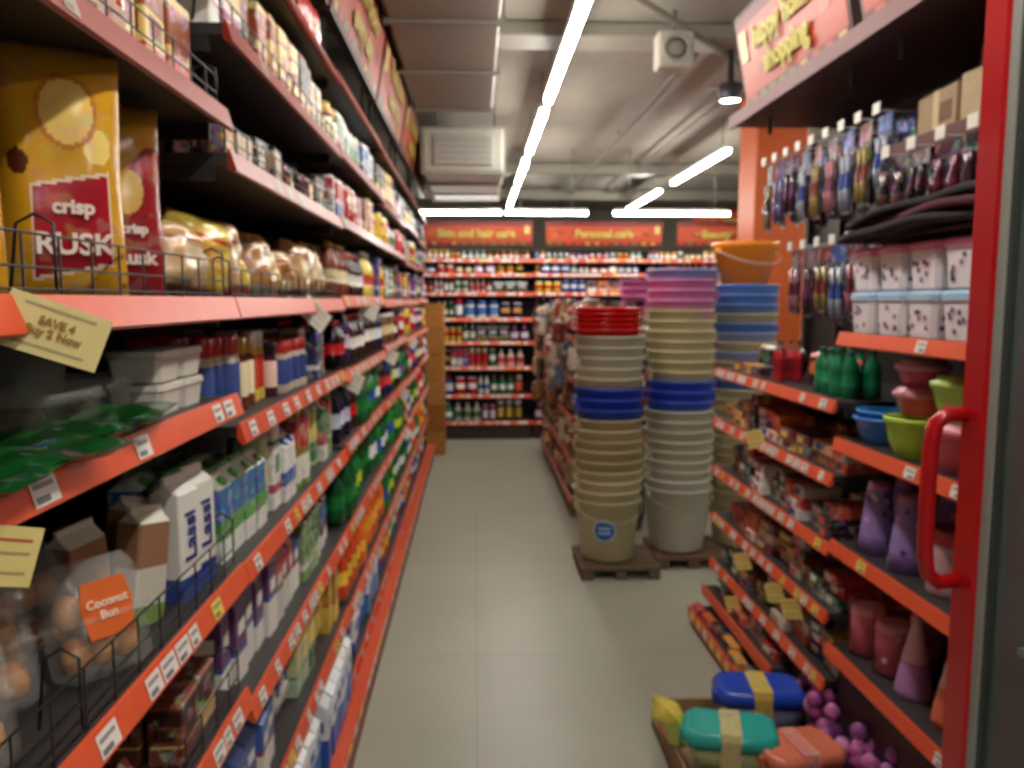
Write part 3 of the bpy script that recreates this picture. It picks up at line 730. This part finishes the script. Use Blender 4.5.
for (x,y,z,sx,sy,sz,c) in ((1.2,2.08,1.92,.22,.2,.12,(150,126,96)),(1.2,1.84,1.92,.24,.24,.13,(168,146,114)),(1.22,1.60,1.92,.2,.22,.15,(140,114,84)),(1.24,1.9,2.05,.16,.14,.07,(104,78,58))):
    b.at(x,y,z,R.uniform(-.15,.15)); b.cbox(0,sx,-sy/2,sy/2,0,sz,c,CARD,.003)
    b.box(-.001,sx+.001,-.015,.015,0,sz+.001,(185,165,130),CARD)
    b.box(-.0015,.0,-sy*.4,-sy*.1,sz*.3,sz*.7,(110,80,60),CARD)
b.at().obj('cardboard_boxes')
b=MB()
b.cbox(1.14,1.5,1.4,2.3,1.665,1.68,(50,24,26),STEEL,.003)
for i in range(3):
    z0=1.683+i*.026; n=14; L=[]
    c=[(26,14,18),(74,16,34),(24,16,19)][i]
    for j in range(n+1):
        y=1.45+(2.36-i*.05-1.45)*j/n; dr=-.06*max(0,(j/n-.6)/.4)**1.3
        wv=.004*math.sin(j*1.1+i)
        x0=1.07+.014*math.sin(i*2+j*.5)+.01*(i%2); zz=z0+wv+dr*(.3+.12*i)
        L.append([(x0+.006,y,zz),(1.46,y,zz),(1.46,y,zz+.021),(x0+.006,y,zz+.021),(x0,y,zz+.017),(x0,y,zz+.004)])
    b.loft(L,[c],CARD,True)
b.obj('folded_doormats')
# canisters
b=MB()
for r in range(2):
    for d in range(2):
        for k in range(6):
            y=1.50+k*.155; z=1.402+r*.124; x=1.18+d*.15
            lid=(232,140,184) if r==1 else (164,196,222)
            b.at(x,y,z,R.uniform(-.04,.04))
            b.loft([rr(0,0,.052,.052,.010,0),rr(0,0,.056,.056,.012,.005),rr(0,0,.061,.063,.012,.098)],[(230,224,228)],PLAIN,False)
            b.loft([rr(0,0,.066,.068,.014,.098),rr(0,0,.066,.068,.014,.114),rr(0,0,.058,.06,.012,.121)],[lid],GLOSS,False)
            for q in range(7):
                u=R.uniform(-.036,.036); v=R.uniform(.02,.08); xx=-(.0565+.0065*v/.098)-.0012
                cc=R.choice([(150,50,90),(110,70,120),(90,60,80)])
                b.quad((xx,u-.006,v-.006),(xx,u+.006,v-.006),(xx-.001,u+.006,v+.006),(xx-.001,u-.006,v+.006),cc,PLAIN)
                b.quad((u-.006,xx,v-.006),(u+.006,xx,v-.006),(u+.006,xx-.001,v+.006),(u-.006,xx-.001,v+.006),cc,PLAIN)
b.at().obj('storage_canisters')
b=MB()
def bowl(x,y,z,r,h,c,lid=None):
    b.at(x,y,z)
    b.loft([ci(q*r,w*h,24) for q,w in ((.6,0),(.65,.03),(.85,.4),(.97,.85),(1.04,.9),(1.05,1.0),(.96,.99),(.8,.45),(.5,.08))],[c],GLOSS,True)
    if lid: b.loft([ci(q*r,h+w,24) for q,w in ((1.06,-.005),(1.08,.008),(.9,.014),(.88,.022),(.3,.024))],[lid],GLOSS,True)
bowl(1.2,2.27,1.08,.08,.08,(60,120,205)); bowl(1.21,2.27,1.11,.08,.07,(50,140,215))
bowl(1.18,2.06,1.08,.078,.11,(170,210,60)); bowl(1.19,1.87,1.08,.078,.1,(215,90,110),(225,130,150)); bowl(1.19,1.86,1.205,.078,.09,(160,206,74),(180,210,110))
bowl(1.19,2.06,1.193,.066,.055,(205,70,100),(200,130,145)); bowl(1.19,2.06,1.272,.064,.05,(190,76,106),(206,150,160))
bowl(1.19,1.69,1.08,.08,.12,(224,120,140),(230,160,170)); bowl(1.2,1.69,1.225,.075,.08,(160,110,80),(180,140,100)); bowl(1.38,1.9,1.08,.1,.2,(180,60,60))
b.at().obj('plastic_bowls')
b=MB()
for (x,y) in ((1.185,2.24),(1.19,2.08),(1.3,2.3),(1.32,2.1)):
    b.at(x,y,.76); b.loft([ci(.055,0,18),ci(.05,.05,18),ci(.042,.12,18),ci(.034,.19,18),ci(.03,.21,18)],[(132,110,176),(150,128,190),(142,118,184),(204,134,176)],PLAIN,True)
    for q in range(20):
        a=R.uniform(0,2*pi); z=R.uniform(.02,.18); r=.0555-.11*z+.001
        P=[(r*math.cos(a+da),r*math.sin(a+da),z+dz) for da,dz in ((-.2,0),(0,-.01),(.2,0),(0,.01))]; b.quad(*P,R.choice([(230,160,200),(70,60,120),(210,210,220)]),PLAIN)
b.at().obj('patterned_tumblers')
b=MB()
for (x,y) in ((1.2,1.9),(1.2,1.74),(1.2,1.58)):
    b.at(x,y,.76); jar(b,.12,.12,.17,(200,170,175),(190,150,155),(190,60,66),GLOSS,16)
b.at().obj('storage_jars')
b=MB()
for (x,y) in ((1.19,2.28),(1.2,2.15),(1.33,2.2),(1.2,1.75)):
    b.at(x,y,.43); b.loft([ci(.055,0,18),ci(.06,.16,18),ci(.062,.17,18),ci(.05,.19,18),ci(.02,.2,18)],[(235,120,140),(235,120,140),(210,70,94)],CLEAR,True)
    b.loft([ci(.045,.005,14),ci(.05,.13,14),ci(.045,.15,14)],[(226,120,138),(236,180,186)],PLAIN,True)
    for q in range(12):
        a=R.uniform(0,2*pi); z=R.uniform(.02,.12); r=.0515
        P=[(r*math.cos(a+da),r*math.sin(a+da),z+dz) for da,dz in ((-.2,0),(0,-.01),(.2,0),(0,.01))]; b.quad(*P,R.choice([(245,215,220),(190,50,90)]),PLAIN)
b.at().obj('pink_water_jugs')
b=MB()
for (x,y,c) in ((1.19,2.02,(180,130,190)),(1.2,1.86,(230,120,80)),(1.32,1.95,(225,100,150))):
    b.at(x,y,.43); b.loft([ci(.05,0,18),ci(.048,.02,18),ci(.034,.1,18),ci(.012,.2,18),ci(.016,.21,18),ci(.004,.225,18)],[c,c,(235,190,205),(225,165,185)],PLAIN,True)
b.at().obj('cone_tumblers')
fill('household_bottles',RF,1.3,1.66,.43,.2,'bottle',[((200,60,60),(225,195,190),(190,40,40))],(.07,.09),.08,2)
for y,z in ((3.0,1.0),(2.75,.48),(2.6,.48),(3.1,.48),(3.2,.26)): offertag(1.075,y,z,pi+.6,.08,.07,.3,None,(228,206,120))
b=MB(); b.box(.62,.985,1.75,2.66,0,.02,(150,120,90),CARD)
for q in ((.62,.632,1.75,2.66),(.973,.985,1.75,2.66),(.62,.985,1.75,1.762),(.62,.985,2.648,2.66)): b.box(*q,0,.10,(165,130,95),CARD)
b.obj('cardboard_tray')
def lunchbox(x,y,z,rz,w,d,h,lid,body,band):
    b=MB(); b.at(x,y,z,rz)
    b.loft([rr(0,0,d*.42,w*.42,.02,0),rr(0,0,d*.48,w*.48,.025,h*.6)],[body],CLEAR,True)
    b.loft([rr(0,0,d*.38,w*.38,.02,.006),rr(0,0,d*.4,w*.4,.02,h*.5)],[body],PLAIN,True)
    b.loft([rr(0,0,d*.5,w*.5,.028,h*.62),rr(0,0,d*.5,w*.5,.028,h*.84),rr(0,0,d*.45,w*.46,.026,h),rr(0,0,d*.40,w*.42,.024,h*.97),rr(0,0,d*.28,w*.34,.02,h*.98)],[lid],GLOSS,True)
    b.loft([rr(0,.0,d*.505,w*.11,.004,0.0),rr(0,0,d*.505,w*.11,.004,h*.86),rr(0,0,d*.455,w*.11,.004,h+.004)],[band],PRINT)
    for s in (-1,1): b.cbox(-d*.12,d*.12,s*w*.5-.008,s*w*.5+.008,h*.45,h*.8,lid,GLOSS,.003)
    b.at(); return b.obj('lunch_box')
lunchbox(.94,2.50,.10,pi/2-.12,.285,.17,.13,(34,76,190),(150,170,215),(216,184,80))
lunchbox(.77,2.27,.10,pi/2-.25,.28,.17,.12,(50,175,165),(190,205,150),(205,195,130))
lunchbox(.95,2.19,.10,pi/2+.15,.24,.17,.10,(224,124,94),(220,150,150),(226,140,124))
b=MB(); b.at(.655,2.40,.1,.3,0,-.5); pouch(b,.15,.09,.14,(190,205,70),(225,80,60),(230,210,80)); b.at().obj('snack_pouch')
b=MB()
for i in range(110):
    x=1.13+R.uniform(-.05,.13); y=2.36+R.uniform(-.42,.24); z=.09+R.uniform(.0,.15)
    b.at(x,y,z,R.uniform(0,6),R.uniform(-.5,.5),R.uniform(-.4,.4))
    c=R.choice([(190,96,164),(206,120,180),(160,90,160),(222,150,196)])
    b.loft([ci(r,q,9) for r,q in ((.010,0),(.022,.008),(.025,.022),(.022,.036),(.012,.046),(.005,.05))],[c],GLOSS,True)
b.at().obj('pink_bath_puffs')

# ---------------- fridge with red door frame ----------------
b=MB(); RED=(184,20,28)
b.box(.86,1.5,.35,.36,0,2.3,(60,60,62),PLAIN); b.box(.86,1.5,1.275,1.285,0,2.3,(90,16,20),PLAIN)
b.box(1.48,1.5,.36,1.275,0,2.3,(200,204,204),PLAIN)
b.box(.86,1.5,.35,1.285,2.3,2.36,(150,20,26),PLAIN); b.box(.84,1.5,.35,1.285,0,.12,(60,20,22),PLAIN)
for z in (.5,.9,1.3,1.7): b.box(.92,1.46,.37,1.26,z,z+.012,(170,176,176),STEEL)
b.cbox(.82,.855,1.235,1.30,.14,2.27,RED,GLOSS,.006)
b.cbox(.82,.855,.35,.42,.14,2.27,RED,GLOSS,.006)
b.cbox(.822,.853,.42,1.235,.14,.22,RED,GLOSS,.004); b.cbox(.822,.853,.42,1.235,2.19,2.27,RED,GLOSS,.004)
b.box(.825,.85,1.215,1.235,.22,2.19,(150,158,150),PLAIN)
b.box(.828,.85,1.205,1.215,.22,2.19,(60,64,62),PLAIN)
b.box(.855,.865,1.285,1.31,.14,2.27,(40,36,36),PLAIN)
b.box(.834,.840,.42,1.205,.22,2.19,(150,175,170),CLEAR)
HY=1.285
P=[(.825,HY,1.025),(.79,HY,1.02),(.77,HY,1.035),(.764,HY,1.07),(.762,HY,1.18),(.764,HY,1.26),(.77,HY,1.295),(.79,HY,1.312),(.825,HY,1.31)]
b.tube(P,.013,RED,GLOSS,12)
b.obj('glass_door_fridge')
for z,k,pal in ((1.312,'bottle',JUICE+WHITE),(.912,'bottle',JUICE+SODA_G),(.512,'bottle',JUICE),(1.712,'milk',MILK)):
    fill('chilled_drinks',('R',.93),.40,1.24,z,.22,k,pal,(.07,.08),.075,2)

# ---------------- world, camera ----------------
w=bpy.data.worlds.new('World'); bpy.context.scene.world=w; w.use_nodes=True
w.node_tree.nodes['Background'].inputs[0].default_value=(.5,.5,.5,1); w.node_tree.nodes['Background'].inputs[1].default_value=.3
cd=bpy.data.cameras.new('camera'); cam=bpy.data.objects.new('camera',cd); bpy.context.scene.collection.objects.link(cam)
cam.location=(0,0,1.5); cam.rotation_euler=(math.radians(84),0,math.radians(-2.66)); cd.lens=28; cd.sensor_width=36; cd.clip_start=.02
cd.dof.use_dof=True; cd.dof.focus_distance=.3; cd.dof.aperture_fstop=16
bpy.context.scene.camera=cam
sc=bpy.context.scene
sc.view_settings.view_transform='Standard'; sc.view_settings.exposure=0.0
print('faces',sum(len(o.data.polygons) for o in bpy.data.objects if o.type=='MESH'))
